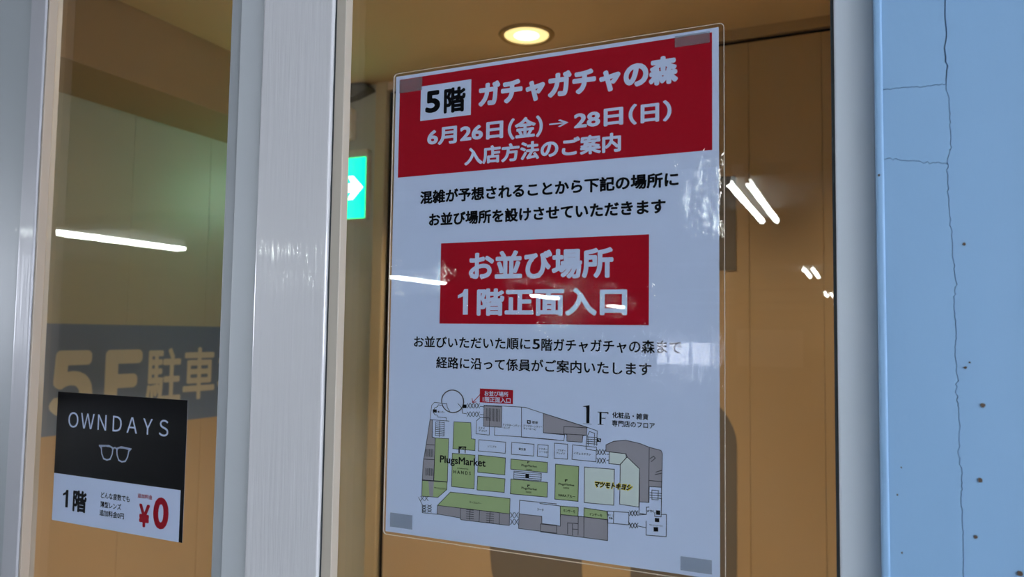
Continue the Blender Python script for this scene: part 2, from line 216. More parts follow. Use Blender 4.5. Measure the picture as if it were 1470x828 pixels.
BLACK = [[[74.0,81.7],[81.7,82.1],[81.7,81.0],[77.2,80.9],[76.7,79.8],[75.3,79.7],[75.4,75.8],[74.1,75.6]],[[80.0,81.1],[81.2,81.2],[81.1,76.2],[80.4,76.1]],[[77.9,80.5],[79.1,80.6],[79.1,79.0],[78.2,79.1]],[[47.3,112.3],[51.3,112.3],[51.4,109.6],[47.4,109.6]],[[77.4,118.0],[81.2,118.2],[81.3,115.2],[77.4,115.0]],[[139.0,108.2],[142.3,108.2],[142.4,105.4],[139.0,105.4]],[[138.2,63.7],[141.6,63.8],[141.4,60.4],[138.0,60.4]],[[200.7,97.6],[204.0,97.5],[203.8,94.6],[200.7,94.7]],[[248.8,45.8],[252.0,45.9],[252.0,42.6],[248.8,42.4]],[[247.8,39.8],[251.3,40.0],[251.3,37.0],[247.9,36.8]],[[246.9,32.8],[250.5,33.1],[250.5,29.8],[246.9,29.5]],[[139.8,74.1],[142.0,74.1],[141.8,73.6],[140.6,73.5],[140.5,72.5],[139.9,72.5]],[[140.0,55.0],[142.4,55.1],[142.2,54.4],[140.9,54.3],[140.7,52.9],[140.0,53.0]],[[173.4,62.4],[175.8,62.5],[175.6,61.7],[174.3,61.6],[174.1,60.2],[173.4,60.3]],[[191.3,121.4],[194.1,121.4],[194.0,109.0],[191.4,108.9]],[[188.6,108.5],[196.1,108.6],[196.1,108.3],[188.6,108.2]],[[188.5,122.4],[194.1,123.6],[194.0,121.1],[191.3,121.0],[191.0,121.9],[188.5,122.0]],[[202.5,118.4],[204.3,118.4],[204.2,108.6],[202.5,108.6]],[[200.9,118.6],[210.0,118.7],[209.9,116.8],[209.1,117.8],[204.3,118.0],[200.9,118.2]],[[201.0,108.8],[205.9,108.7],[205.9,108.4],[201.0,108.4]],[[204.4,114.0],[207.1,114.0],[207.5,115.1],[207.4,112.3],[207.1,113.5],[204.4,113.4]]]
WHITE = [[[139.9,107.5],[141.4,107.4],[141.5,106.2],[139.9,106.3]],[[201.5,96.9],[202.4,97.2],[203.2,95.7],[202.8,95.3]]]
CIRCLE = [67.2,120.3,11.099999999999998,9.799999999999997]
TEXTS = [["5","black",2,32.8,48.6,381.1,401.8],["階","black",2,52.4,74.8,378.8,402.1],["ガチャガチャの森","paper",3,87.8,265.5,379.8,403.2],["6月26日","paper",2,35.6,112.8,350.5,366.6],["（金）","paper",2,117.2,150.2,348.2,367.1],["→","paper",1,156.0,173.4,354.8,361.4],["28日","paper",2,178.3,221.0,351.2,366.0],["（日）","paper",2,225.4,260.4,350.0,367.2],["入店方法のご案内","paper",2,74.6,219.2,329.2,345.4],["混雑が予想されることから下記の場所に","black",2,29.4,266.1,297.2,309.5],["お並び場所を設けさせていただきます","black",2,39.2,255.9,276.4,288.6],["お並び場所","paper",4,81.2,213.4,226.5,251.8],["１","paper",3,70.6,80.8,196.6,219.0],["階正面入口","paper",4,89.6,225.0,195.6,219.3],["お並びいただいた順に","black",1,26.1,141.3,166.9,177.2],["5","black",1,143.0,150.0,167.6,176.2],["階ガチャガチャの森まで","black",1,151.2,268.5,166.2,176.9],["経路に沿って係員がご案内いたします","black",1,49.8,244.8,148.8,159.2],["お並び場所","paper",1,98.6,121.4,126.6,131.0],["1階正面入口","paper",1,97.0,123.5,121.4,126.0],["PlugsMarket","black",1,55.6,100.8,64.2,72.6],["produced by","black",0,73.2,84.2,62.0,63.6],["H A N D S","black",0,69.6,86.6,58.0,60.9],["化粧品・雑貨","black",0,213.2,242.5,114.4,119.3],["専門店のフロア","black",0,213.0,247.7,107.8,112.8],["コスメ","black",0,93.2,99.3,98.0,99.8],["デコルテ","black",0,93.7,101.7,95.8,97.6],["アフタヌーンティー","black",0,116.4,134.0,102.0,104.0],["リビング","black",0,116.4,123.2,99.8,101.6],["（アフタヌーンティー","black",0,135.3,152.9,102.4,104.4],["ティールーム）","black",0,135.8,147.2,100.2,102.2],["喫茶","black",1,143.6,149.0,105.4,107.8],["ソニプラ","black",0,102.4,110.7,83.0,84.8],["資生堂","black",0,131.6,138.2,82.8,84.8],["ドクター","black",0,150.3,157.9,84.6,86.2],["シーラボ","black",0,150.4,157.9,82.2,83.8],["パウダー","black",0,165.8,173.8,84.6,86.3],["プレイド","black",0,165.4,173.4,82.2,84.0],["イヴェスサラン","black",0,180.8,195.5,83.2,85.1],["PlugsMarket","black",1,134.4,148.5,69.1,71.5],["PlugsMarket","black",1,134.7,148.8,50.4,52.8],["PlugsMarket","black",1,167.8,181.6,57.1,59.2],["NARAブルー","black",0,167.9,182.4,48.2,50.7],["HANDS","black",0,138.9,144.0,66.8,68.0],["HANDS","black",0,138.7,143.8,48.3,49.6],["HANDS","black",0,172.0,177.1,55.0,56.2],["ランコムバー","black",0,85.7,97.2,34.2,36.0],["フード","black",0,149.2,155.0,34.6,36.6],["サンジェルマン","black",0,50.4,62.7,42.8,44.7],["センサーモ","black",0,172.2,182.5,36.2,38.6],["インテーモ","black",0,194.6,205.4,35.8,38.0],["宝くじ","black",0,210.0,214.4,37.0,38.8],["売場","black",0,210.8,214.0,34.8,36.5],["キャッシュサービス","black",0,243.7,253.9,33.6,34.9],["●ロッカー","black",0,52.4,59.6,109.4,111.4],["ATM","black",0,241.7,246.9,43.7,45.5],["マツモトキヨシ","logo",2,197.6,229.5,58.2,64.0]]
RECTS = {"header":[[4.3,416.6],[291.9,416.7],[292.0,323.9],[4.5,323.8]],"box5":[[27.4,407.7],[79.9,406.8],[80.6,373.5],[27.7,376.2]],"redbox":[[52.5,260.5],[242.8,260.6],[242.4,188.0],[52.0,189.0]],"redlab":[[94.0,132.5],[125.6,132.9],[125.8,120.8],[94.0,120.7]],"arrow":[[94.1,127.3],[87.1,120.3]],"arrowh":[[86.6,123.6],[86.9,119.9],[90.4,120.9]],"tape":[[[4.3,415.6],[28.7,416.0],[29.0,404.5],[4.6,403.6]],[[263.1,417.6],[290.3,417.5],[290.3,408.6],[264.2,409.2]],[[5.2,15.1],[28.4,17.4],[28.7,6.7],[5.4,4.9]],[[267.8,13.6],[291.2,13.7],[291.1,4.0],[267.8,3.3]]],"laminate":[[-2.1,422.8],[301.2,421.0],[-2.6,-2.6],[301.3,17.1]]}
STICKER = {"edge":[[-461.2,105.4],[-254.2,106.5],[-251.1,-40.3],[-460.8,-44.0]],"div":[[-460.7,10.6],[-257.0,11.9]],"strip":[[-257.1,11.9],[-257.3,-40.5],[-249.4,14.9],[-253.1,-40.0]],"glasses":[[-385.4,48.9],[-334.8,51.4],[-334.8,33.9],[-382.4,31.9]]}
STICKER_TEXTS = [["ＯＷＮＤＡＹＳ","paper",0,-440.2,-278.5,65.5,83.2],["１","black",2,-443.4,-434.0,-25.4,-5.6],["階","black",2,-425.8,-402.5,-28.6,-4.4],["どんな度数でも","black",1,-379.2,-332.8,-9.0,-2.0],["薄型レンズ","black",1,-379.6,-345.9,-19.0,-12.2],["追加料金0円","black",1,-380.2,-340.8,-28.2,-21.4],["追加料金","red",1,-320.8,-298.2,-2.6,2.2],["¥","red",2,-317.8,-301.2,-32.9,-8.4],["0","red",2,-296.1,-273.0,-32.2,1.4]]
CRACK = [[447.2,420.9],[446.8,374.3],[446.7,345.6],[448.4,332.5],[448.8,307.3],[447.0,293.8],[446.1,289.3],[447.2,264.2],[448.6,232.7],[449.9,219.2],[448.4,201.4],[449.7,188.1],[448.6,172.6],[449.9,157.3],[448.6,148.4],[450.2,135.4],[450.2,115.8],[449.7,107.1],[451.0,96.4],[450.3,79.0],[451.0,55.5],[450.5,10.8]]
CRACK_ONE = [[405.0,347.6],[417.2,346.5],[425.4,347.4],[430.7,345.8],[439.6,346.5],[446.7,346.1]]
CRACK_TWO = [[404.4,300.6],[414.4,299.7],[418.5,298.0],[428.7,297.1],[434.7,295.7],[442.6,294.6],[446.2,293.8]]
SPECKS = [[460.6,93.4],[457.6,58.2],[480.3,39.2],[416.7,43.3],[414.5,79.8],[463.1,139.6],[454.2,162.9],[456.5,166.2],[454.9,241.4],[406.8,289.1],[417.1,97.4]]

# ------------------------------------------------------------------ materials
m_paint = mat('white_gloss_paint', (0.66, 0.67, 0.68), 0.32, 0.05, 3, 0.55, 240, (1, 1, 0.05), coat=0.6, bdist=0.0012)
m_strip = mat('shaded_white_paint', (0.42, 0.43, 0.455), 0.32, 0.07, 3, 0.55, 240, (1, 1, 0.05), coat=0.15, bdist=0.0006)  # the post's white paint, darkened for the lesser light farther left
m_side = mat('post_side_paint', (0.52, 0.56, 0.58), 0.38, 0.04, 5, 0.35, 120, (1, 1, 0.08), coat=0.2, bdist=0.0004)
m_frame_left = mat('shaded_grey_paint', (0.35, 0.385, 0.40), 0.38, 0.04, 5, 0.35, 120, (1, 1, 0.08), coat=0.2, bdist=0.0004)  # frame paint again, with the shade on the left put into its colour
m_frame_grey = mat('grey_frame_paint', (0.70, 0.78, 0.84), 0.38, 0.04, 5, 0.35, 120, (1, 1, 0.08), coat=0.2, bdist=0.0004)
m_bead = mat('beige_glazing_bead', (0.50, 0.46, 0.38), 0.42, 0.06, 8, 0.2, 90, (1, 1, .05))
m_bead_warm = mat('cream_glazing_bead', (0.42, 0.36, 0.285), 0.42, 0.06, 8, 0.2, 90, (1, 1, .05))
m_seal = mat('dark_sealant', (0.035, 0.045, 0.05), 0.7, 0.3, 60, 0.8, 300)
m_blue = mat('pale_blue_wall_paint', (0.26, 0.47, 0.72), 0.5, 0.035, 9, 0.5, 55, (1, 1, 0.45), bdist=0.0012)
m_blue_gap = mat('crack_shadow_blue', (0.10, 0.19, 0.34), 0.9)
m_rust = mat('rust_speck', (0.10, 0.07, 0.05), 0.9, 0.3, 400)
m_glass = clear('window_glass', 1.5)
m_film = clear('laminate_film', 1.45, 0.008, bumps=((18, 0.0022, (1, 1, .6)), (300, 0.00012, (1, 1, 0.5))))
m_edge = mat('lit_film_edge', (0.75, 0.72, 0.62), 0.15, coat=0.5)  # pale tone paints the light caught along the clear film's rim
m_paper = mat('white_paper', (0.58, 0.70, 0.90), 0.55, 0.015, 4, spec=0.03)
m_red = mat('red_print', (0.40, 0.008, 0.02), 0.5, spec=0.03)
m_black = mat('black_print', (0.003, 0.0035, 0.005), 0.5, spec=0.03)
m_green = mat('green_print', (0.36, 0.49, 0.24), 0.55, spec=0.03)
m_grey = mat('grey_print', (0.33, 0.33, 0.37), 0.55, spec=0.03)
m_pale = mat('pale_yellow_print', (0.62, 0.73, 0.70), 0.55, spec=0.03)
m_yellow = mat('yellow_print', (0.70, 0.62, 0.08), 0.55, spec=0.03)
m_line = mat('map_line_print', (0.045, 0.05, 0.06), 0.55, spec=0.03)
m_tape = clear('grey_tape', 1.45, 0.2, (0.88, 0.90, 0.91), ((900, 0.0004, (1, 1, .06)),), haze=0.16)
m_stk_black = mat('sticker_black', (0.002, 0.0025, 0.004), 0.45, spec=0.03)
m_stk_white = mat('sticker_white', (0.56, 0.67, 0.88), 0.5, spec=0.03)
m_stk_red = mat('sticker_red', (0.33, 0.004, 0.015), 0.5, spec=0.03)
m_inner = mat('cream_vinyl_wall', (0.45, 0.47, 0.39), 0.36, 0.05, 3, 0.15, 500, bdist=0.0003)
m_orange = mat('tan_panel', (0.54, 0.42, 0.27), 0.42, 0.05, 2.5, 0.1, 400, bdist=0.0003)
m_ceil_in = mat('cream_ceiling', (0.64, 0.52, 0.35), 0.8, 0.04, 5)
m_soffit = mat('brown_soffit', (0.36, 0.27, 0.15), 0.7, 0.04, 5)
m_bandgrey = mat('slate_paint', (0.17, 0.25, 0.42), 0.4, 0.04, 6)
m_letter = mat('cream_letter_paint', (0.62, 0.63, 0.58), 0.45)
m_five = mat('taupe_paint', (0.19, 0.18, 0.17), 0.45, 0.04, 6)
m_gap = mat('black_gap', (0.008, 0.006, 0.004), 0.9)
m_trimcream = mat('cream_trim', (0.50, 0.43, 0.28), 0.45)
m_floor_in = mat('tan_floor_tile', (0.36, 0.28, 0.19), 0.4, 0.1, 10)
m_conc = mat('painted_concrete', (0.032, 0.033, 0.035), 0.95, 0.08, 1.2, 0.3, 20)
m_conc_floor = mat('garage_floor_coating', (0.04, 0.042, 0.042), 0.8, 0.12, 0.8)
m_facade = mat('facade_paint', (0.55, 0.58, 0.60), 0.7, 0.05, 1)
m_tube = emis('fluorescent_tube', (0.90, 1.0, 0.95), 65)
m_housing = mat('white_enamel', (0.75, 0.76, 0.75), 0.35)
m_lamp = emis('warm_lamp', (1.0, 0.80, 0.36), 1.15)
m_bulb = emis('warm_bulb', (1.0, 0.90, 0.66), 2.6)
m_can = mat('brown_lamp_trim', (0.33, 0.23, 0.10), 0.45)
m_reflector = mat('lamp_reflector', (0.85, 0.75, 0.5), 0.25, metal=0.6)
m_exit = emis('exit_green', (0.0, 1.0, 0.36), 2.3)
m_exitw = emis('exit_white', (0.95, 1.0, 0.97), 3.2)
m_exitbox = mat('exit_housing', (0.62, 0.58, 0.46), 0.5)
m_darkgrey = mat('dark_grey_flat', (0.10, 0.10, 0.09), 0.6)

# ------------------------------------------------------------------ the setting: parking deck behind the camera
XL, XR, YF = -15.0, 9.0, -40.0
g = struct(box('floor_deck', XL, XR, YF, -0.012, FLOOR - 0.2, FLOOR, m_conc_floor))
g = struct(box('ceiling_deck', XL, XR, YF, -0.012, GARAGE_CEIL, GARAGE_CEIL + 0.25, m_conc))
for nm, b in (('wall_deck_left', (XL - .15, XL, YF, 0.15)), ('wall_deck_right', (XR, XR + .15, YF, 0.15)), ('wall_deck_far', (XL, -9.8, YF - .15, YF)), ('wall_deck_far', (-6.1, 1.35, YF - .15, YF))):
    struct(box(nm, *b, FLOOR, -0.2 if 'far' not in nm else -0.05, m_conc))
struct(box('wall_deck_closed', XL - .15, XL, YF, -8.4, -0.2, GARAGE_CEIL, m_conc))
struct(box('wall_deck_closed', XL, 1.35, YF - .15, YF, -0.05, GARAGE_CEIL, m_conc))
lv = struct(box('dimming_screen', -9.8, -6.1, YF - .14, YF - .13, -0.10, -0.05, m_conc))  # slatted screen added to dim the sky mirrored from the far opening
for k in range(9):
    box('dimming_slat', -9.8, -6.1, YF - .14, YF - .06, FLOOR + .02 + k * .133, FLOOR + .105 + k * .133, m_conc, lv)
for x in (-9.3, -8.1, -7.0): box('dimming_post', x, x + .16, YF - .06, YF - .02, FLOOR, -0.05, m_conc, lv)
struct(box('wall_deck_pale', -5.6, -2.4, YF, YF + .1, FLOOR, 0.6, m_facade))
struct(box('wall_daylight_block', 1.35, 1.5, YF, -7.0, FLOOR, GARAGE_CEIL, m_conc))  # unseen wall added to keep daylight out of the deep part of the deck
struct(box('wall_deck_behind', 1.5, XR, -7.15, -7.0, FLOOR, -0.2, m_conc))
for k in range(5):
    for x in (XL + .35,):
        c = box('trim_1' if False else 'trim_column', x - .3, x + .3, -7.8 * (k + 1) - .3 + 3.5, -7.8 * (k + 1) + .3 + 3.5, FLOOR, GARAGE_CEIL, m_conc); struct(c)
for x in (-11.2, -6.3):
    struct(box('trim_column', x - .35, x + .35, -40.0, -39.4, FLOOR, GARAGE_CEIL, m_conc))
for k in range(4):
    y = -6.5 - 8.2 * k + 3.6 - 3.2
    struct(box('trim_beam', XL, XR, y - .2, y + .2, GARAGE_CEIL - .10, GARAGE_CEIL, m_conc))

# facade of the building: solid wall left and right of the glazed entrance
struct(box('wall_facade_left', XL, -0.70, 0.0, 0.14, FLOOR, GARAGE_CEIL, m_facade))
struct(box('wall_facade_above', -0.70, 0.425, 0.0, 0.14, 1.32, GARAGE_CEIL, m_facade))

# ------------------------------------------------------------------ lobby behind the glass
LX, LY, LC = -1.97, 1.90, 1.18
RX = 1.7
struct(box('floor_lobby', LX, RX, 0.012, LY, FLOOR - .1, FLOOR, m_floor_in))
ceil = struct(box('ceiling', LX - .1, RX + .1, 0.145, LY + .1, LC, LC + .12, m_ceil_in))
struct(box('wall_lobby_right', RX, RX + .1, 0.14, LY, FLOOR, LC, m_orange))
struct(box('wall_facade_inside', 0.45, RX, 0.06, 0.14, FLOOR, LC, m_orange))
# left wall: three sheets with open joints between them
wl = struct(box('wall_left', LX - .1, LX - .012, 0.14, LY, FLOOR, LC, m_gap))
ys = [0.14, 1.27, 1.62, LY]
for a, b in zip(ys[:-1], ys[1:]):
    box('wall_panel', LX - .013, LX, a + .0005, b - .0005, -.150, LC, m_inner, wl, 0.0008)
    box('wall_panel', LX - .013, LX, a + .0005, b - .0005, FLOOR, -.151, m_orange, wl, 0.001)
lab(box('painted_band', LX - .001, LX + .0006, 0.16, LY - .002, -0.166, 0.194, m_bandgrey, wl), 'slate grey painted band')
def wall_letter(t, y0, y1, z0, z1, w):
    V, F = text_mesh(t, w, y0, y1, z0, z1, 0, 5)
    V = [(LX + .0010 - yy * 1.0, xx, zz) for xx, yy, zz in V]
    lab(mesh_obj('letter', V, F, m_letter, wl), 'cream letter painted on the band')
wall_letter('５', 1.000, 1.150, -0.115, 0.107, 3)
wall_letter('Ｆ', 1.194, 1.341, -0.112, 0.107, 3)
wall_letter('駐', 1.359, 1.515, -0.095, 0.112, 1)
wall_letter('車', 1.524, 1.680, -0.090, 0.112, 1)
wall_letter('場', 1.695, 1.855, -0.090, 0.112, 1)
struct(box('trim_1', LX, -1.655, 0.14, LY, 0.947, LC, m_soffit))
# back wall: painted wall on the left, panelled part behind the poster
struct(box('wall_back_left', LX, -1.372, LY, LY + .1, FLOOR, LC, m_inner))
wb = struct(box('wall_back', -1.372, RX, LY + .02, LY + .1, FLOOR, LC, m_gap))
box('header', -1.33, RX, LY - .004, LY + .02, 1.146, LC, m_orange, wb)
lab(box('corner_trim', -1.372, -1.322, LY - .012, LY + .02, FLOOR, LC, m_trimcream, wb, 0.003), 'cream vertical trim')
xs = [-1.296, 0.068, 0.286, RX]
for a, b in zip(xs[:-1], xs[1:]):
    box('wall_panel', a + .0004, b - .0004, LY, LY + .02, FLOOR, 1.132, m_orange, wb, 0.0012)
def arc(cx, cz, rx, rz, a0, a1, n=14):
    return [(cx + rx * math.cos(math.radians(a0 + (a1 - a0) * i / n)), cz + rz * math.sin(math.radians(a0 + (a1 - a0) * i / n))) for i in range(n + 1)]
five = [(0.027, 0.70), (-0.76, 0.70), (-0.835, -0.22), (-0.50, -0.22)] + arc(-0.40, -0.28, .09, .09, 140, 0, 6) + arc(-0.40, -0.62, .085, .10, 0, -180, 10) + \
       [(-0.486, -0.52), (-0.835, -0.52)] + arc(-0.404, -0.60, .43, .36, 180, 360, 16) + arc(-0.30, -0.16, .327, .22, 0, 90, 12) + [(-0.52, 0.06), (-0.50, 0.394), (0.027, 0.394)]
lab(poly_prism('painted_numeral', five, LY - .0012, LY + .0005, m_five, wb), 'huge taupe numeral 5 painted on the tan panel')

# ------------------------------------------------------------------ glazed entrance: posts, beads, sealant, panes
ZB, ZT = -1.10, 1.20
def member(name, x0, x1, yf, m, bev=0.002, yb=-0.0072, z0=FLOOR, z1=1.32):
    return struct(box(name, x0, x1, yf, yb, z0, z1, m, None, bev, 3))
post = member('trim_2', -0.1475, -0.0598, -0.020, m_paint, 0.0022)
for a, b in ((-0.1850, -0.1470),): box('rebate', a, b, -0.0120, -0.0072, FLOOR, 1.32, m_side, post, 0.001)
box('rebate', -0.2020, -0.1850, -0.0082, -0.0070, FLOOR, 1.32, m_frame_left, post, 0.0008)
box('glazing_bead', -0.0575, -0.0463, -0.0175, -0.0072, FLOOR, 1.32, m_bead, post, 0.0008)
def sealant(x, y0, y1, parent, w=0.0022):
    V = []; F = []; n = 260
    for i in range(n + 1):
        z = FLOOR + (1.32 - FLOOR) * i / n; j = 0.0006 * noise.noise(Vector((x * 10, 0, z * 60)))
        V += [(x, y0 + j, z), (x + w + j, y0 + j * .5 + .001, z), (x + w + j, y1, z)]
        if i: b = 3 * (i - 1); F += [(b, b + 1, b + 4, b + 3), (b + 1, b + 2, b + 5, b + 4)]
    return mesh_obj('sealant', V, F, m_seal, parent, None, True)
box('inner_core', -0.150, -0.115, -0.0073, 0.045, FLOOR, 1.32, m_frame_grey, post)
sealant(-0.0599, -0.0165, -0.007, post)
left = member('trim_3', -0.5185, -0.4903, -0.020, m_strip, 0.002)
box('rebate', -0.70, -0.5185, -0.0130, -0.0072, FLOOR, 1.32, m_frame_left, left, 0.001)
box('inner_core', -0.70, -0.60, -0.0073, 0.045, FLOOR, 1.32, m_frame_grey, left)
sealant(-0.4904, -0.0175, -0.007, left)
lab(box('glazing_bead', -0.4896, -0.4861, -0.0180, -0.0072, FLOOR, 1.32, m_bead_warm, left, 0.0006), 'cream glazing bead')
right = member('trim_4', 0.3795, 0.4058, -0.0145, m_frame_grey, 0.0016, 0.14)
box('glazing_bead', 0.3772, 0.3796, -0.0110, -0.0072, FLOOR, 1.32, m_seal, right)
struct(box('trim_5', -0.518, 0.400, -0.018, 0.045, FLOOR, ZB + .02, m_paint, None, .002))
struct(box('trim_6', -0.518, 0.400, -0.018, 0.045, ZT - .01, 1.32, m_paint, None, .002))
struct(box('window_1', -0.500, -0.188, -0.0068, -0.0018, ZB, ZT, m_glass))
struct(box('window_2', -0.062, 0.3835, -0.0068, -0.0018, ZB, ZT, m_glass))

# ------------------------------------------------------------------ blue wall at the right, cracked along its joints
WF = -0.030
wr = struct(box('wall_right', 0.4062, XR, -0.020, 0.14, FLOOR, GARAGE_CEIL, m_blue_gap))
def fine(pts, n=9, amp=0.0013):
    out = []
    for (a, b) in zip(pts[:-1], pts[1:]):
        for i in range(n):
            t = i / n; x = a[0] + (b[0] - a[0]) * t; z = a[1] + (b[1] - a[1]) * t
            out.append((x / 1000 + amp * noise.noise(Vector((x * .35, z * .35, 3))), z / 1000 + amp * noise.noise(Vector((x * .35, z * .35, 9)))))
    out.append((pts[-1][0] / 1000, pts[-1][1] / 1000)); return out
cv = fine(CRACK); c1 = fine(CRACK_ONE, 8, 0.0016); c2 = fine(CRACK_TWO, 8, 0.0018)
zj1, zj2 = c1[-1][1], c2[-1][1]
x_left = 0.4052
def seg(z0, z1, dx): return [(x + dx, z) for x, z in cv if z0 < z < z1]
G1 = 0.00022
top = [(x_left, GARAGE_CEIL), (0.4472, GARAGE_CEIL)] + seg(zj1, 2, -G1) + [(x, z + G1) for x, z in reversed(c1)][0:] 
top = [p for p in top if p[0] > x_left] ; top = [(x_left, GARAGE_CEIL), *top, (x_left, c1[0][1] + G1)]
mid = [(x_left, c1[0][1] - G1)] + [(x, z - G1) for x, z in c1 if x > x_left] + seg(zj2, zj1, -G1) + [(x, z + G1) for x, z in reversed(c2) if x > x_left] + [(x_left, c2[0][1] + G1)]
bot = [(x_left, c2[0][1] - G1)] + [(x, z - G1) for x, z in c2 if x > x_left] + seg(-9, zj2, -G1) + [(cv[-1][0], FLOOR), (x_left, FLOOR)]
poly_prism('corner_board', top, WF, -0.0195, m_blue, wr, 0.0)
poly_prism('corner_board', mid, WF, -0.0195, m_blue, wr, 0.0)
poly_prism('corner_board', bot, WF, -0.0195, m_blue, wr, 0.0)
main = [(cv[0][0] + G1, GARAGE_CEIL)] + [(x + G1 + (0.0003 if z > zj1 else 0.0), z) for x, z in cv] + [(cv[-1][0] + G1, FLOOR), (XR, FLOOR), (XR, GARAGE_CEIL)]
lab(poly_prism('wall_board', main, WF + .0003, -0.0195, m_blue, wr, 0.0), 'broad blue board right of the crack')
box('corner_bead', 0.4048, 0.4098, WF - .0012, -0.0195, FLOOR, GARAGE_CEIL, m_blue, wr, 0.0016, 3, False)
for i, (x, z) in enumerate(SPECKS):
    s = (1.5, 1.2, 1.6, .6, .6, 1.4, .8, .6, 1.0, .8, .5)[i] / 1000
    P = [(x / 1000 + s * (.7 + .5 * random.random()) * math.cos(a * .7), z / 1000 + s * (.8 + .5 * random.random()) * math.sin(a * .7)) for a in range(9)]
    poly_prism('rust_speck', P, WF - .0005 - (.0012 if x < 410 else 0), WF + .0002, m_rust, wr)

# ------------------------------------------------------------------ poster behind the glass (A3, laminated)
po = empty('poster', 'large laminated red and white notice with floor map, taped behind the right pane', 'poster', (0, 0.0004, 0))
Y0 = -0.0001
box('paper', 0, .297, Y0, 0.00005, 0, .420, m_paper, po)
R = RECTS
def rectp(p): 
    x = [q[0] for q in p]; z = [q[1] for q in p]; x0 = (x[0] + x[-1]) / 2; x1 = (x[1] + x[2]) / 2; z1 = (z[0] + z[1]) / 2; z0 = (z[2] + z[3]) / 2
    return [(x0, z0), (x1, z0), (x1, z1), (x0, z1)]
YL = lambda k: Y0 - 0.00003 - 0.00005 * k
flat_polys('header_band', [rectp(R['header'])], YL(0), m_red, po)
flat_polys('number_box', [rectp(R['box5'])], YL(1), m_paper, po)
flat_polys('red_box', [rectp(R['redbox'])], YL(0), m_red, po)
lab(flat_polys('map_label', [rectp(R['redlab'])], YL(1), m_red, po), 'small red map label')
strokes('map_arrow', [[R['arrow'][0], R['arrow'][1]], [R['arrow'][1], R['arrowh'][0]], [R['arrow'][1], R['arrowh'][2]]], YL(2), 0.0006, m_red, po)
mm_ = dict(green=m_green, grey=m_grey, white=m_paper, pale=m_pale)
names = dict(green='green_shop_block', grey='grey_service_block', white='white_shop_block', pale='pale_shop_block')
OUT = []
for i, (c, o_, pts) in enumerate(POLYS):
    flat_polys(names[c], [pts], YL(0) - i * 4e-6, mm_[c], po)
    if o_: OUT.append(pts + [pts[0]])
cx, cz, rx, rz = CIRCLE
ring = [(cx + rx * math.cos(a * math.pi / 18), cz + rz * math.sin(a * math.pi / 18)) for a in range(37)]
OUT.append(ring)
strokes('rotunda_outline', [ring], YL(3.2), 0.0010, m_grey, po)
strokes('map_outline', OUT + LINES, YL(3.2), 0.00052, m_line, po)
for s_ in BLACK: flat_polys('map_symbol', [s_], YL(3.4), m_black, po)
for s_ in WHITE: flat_polys('map_symbol', [s_], YL(4), m_paper, po)
tm = dict(black=m_black, paper=m_paper)
for t, c, w, x0, x1, z0, z1 in TEXTS:
    big = (z1 - z0) > 6
    if c == 'logo':
        text_obj('map_lettering', t, 2, (x0, x1, z0, z1), YL(3.6), m_yellow, po, 2, 0.25, 0.06)
        text_obj('map_lettering', t, 2, (x0 + .8, x1 - .8, z0 + .6, z1 - .6), YL(5.6), m_black, po, 2, 0.25, 0.02)
        continue
    text_obj('lettering' if big else 'map_lettering', t, w if big else max(w, 1), (x0, x1, z0, z1), YL(3.8), tm[c], po, 4 if big else 2)
for q in R['tape']:
    x = [p[0] for p in q]; z = [p[1] for p in q]
    box('tape_pad', min(x) / 1000, max(x) / 1000, -0.00085, -0.00068, min(z) / 1000, max(z) / 1000, m_tape, po)
lam = rrect(-.0024, .3012, -.0028, .4228, .0035)
poly_prism('laminate_film', lam, -0.00062, 0.00030, m_film, po)
V = []; F = []; n = len(lam); c0 = (.1494, .21)
for (x, z) in lam:
    for yy, k in ((-.00072, 0), (-.00072, .00045), (.0003, .00045), (.0003, 0)):
        dx = -math.copysign(k, x - c0[0]); dz = -math.copysign(k, z - c0[1]); V.append((x + dx, yy, z + dz))
for i in range(n):
    j = (i + 1) % n
    for k in range(4): F.append((i * 4 + k, j * 4 + k, j * 4 + (k + 1) % 4, i * 4 + (k + 1) % 4))
mesh_obj('film_edge', V, F, m_edge, po)

# ------------------------------------------------------------------ sticker in the left pane
E_ = STICKER['edge']; sx0, sx1, sz0, sz1 = -461.0, -251.8, -42.2, 105.6
stk = empty('shop_sticker', 'small black and white shop sticker with spectacles, low on the left pane', 'sticker', (0, -0.0004, 0))
sd = 11.5
box('backing', sx0 / 1000, sx1 / 1000, -0.0001, 0.0001, sz0 / 1000, sz1 / 1000, m_stk_white, stk)
flat_polys('black_field', [[(sx0, sd), (sx1, sd), (sx1, sz1), (sx0, sz1)]], -0.00016, m_stk_black, stk)
flat_polys('black_strip', [[(sx1 - 5.2, sz0), (sx1, sz0), (sx1, sd), (sx1 - 5.2, sd)]], -0.00016, m_stk_black, stk)
smm = dict(black=m_stk_black, paper=m_stk_white, red=m_stk_red)
for t, c, w, x0, x1, z0, z1 in STICKER_TEXTS:
    text_obj('lettering', t, w, (x0, x1, z0, z1), -0.0003, smm[c], stk, 4)
def lens(cx, s):
    P = [(-10.2, 6.2), (-3, 7.2), (5, 7.0), (9.4, 5.6), (8.6, -1), (5.6, -6.6), (0.5, -8), (-5, -7), (-8.4, -2), (-10.2, 6.2)]
    return [(cx + s * x, 41.6 + z) for x, z in P]
gl = [lens(-372.5, 1), lens(-347.5, -1), [(-364, 46.5), (-360, 48.2), (-356, 46.5)], [(-385.5, 48.5), (-382, 45.5)], [(-334.5, 48.5), (-338, 45.5)], [(-385.5, 48.5), (-370, 49.6), (-362, 47.2)], [(-334.5, 48.5), (-350, 49.6), (-358, 47.2)]]
strokes('spectacles_emblem', gl, -0.0003, 0.0016, m_stk_white, stk)

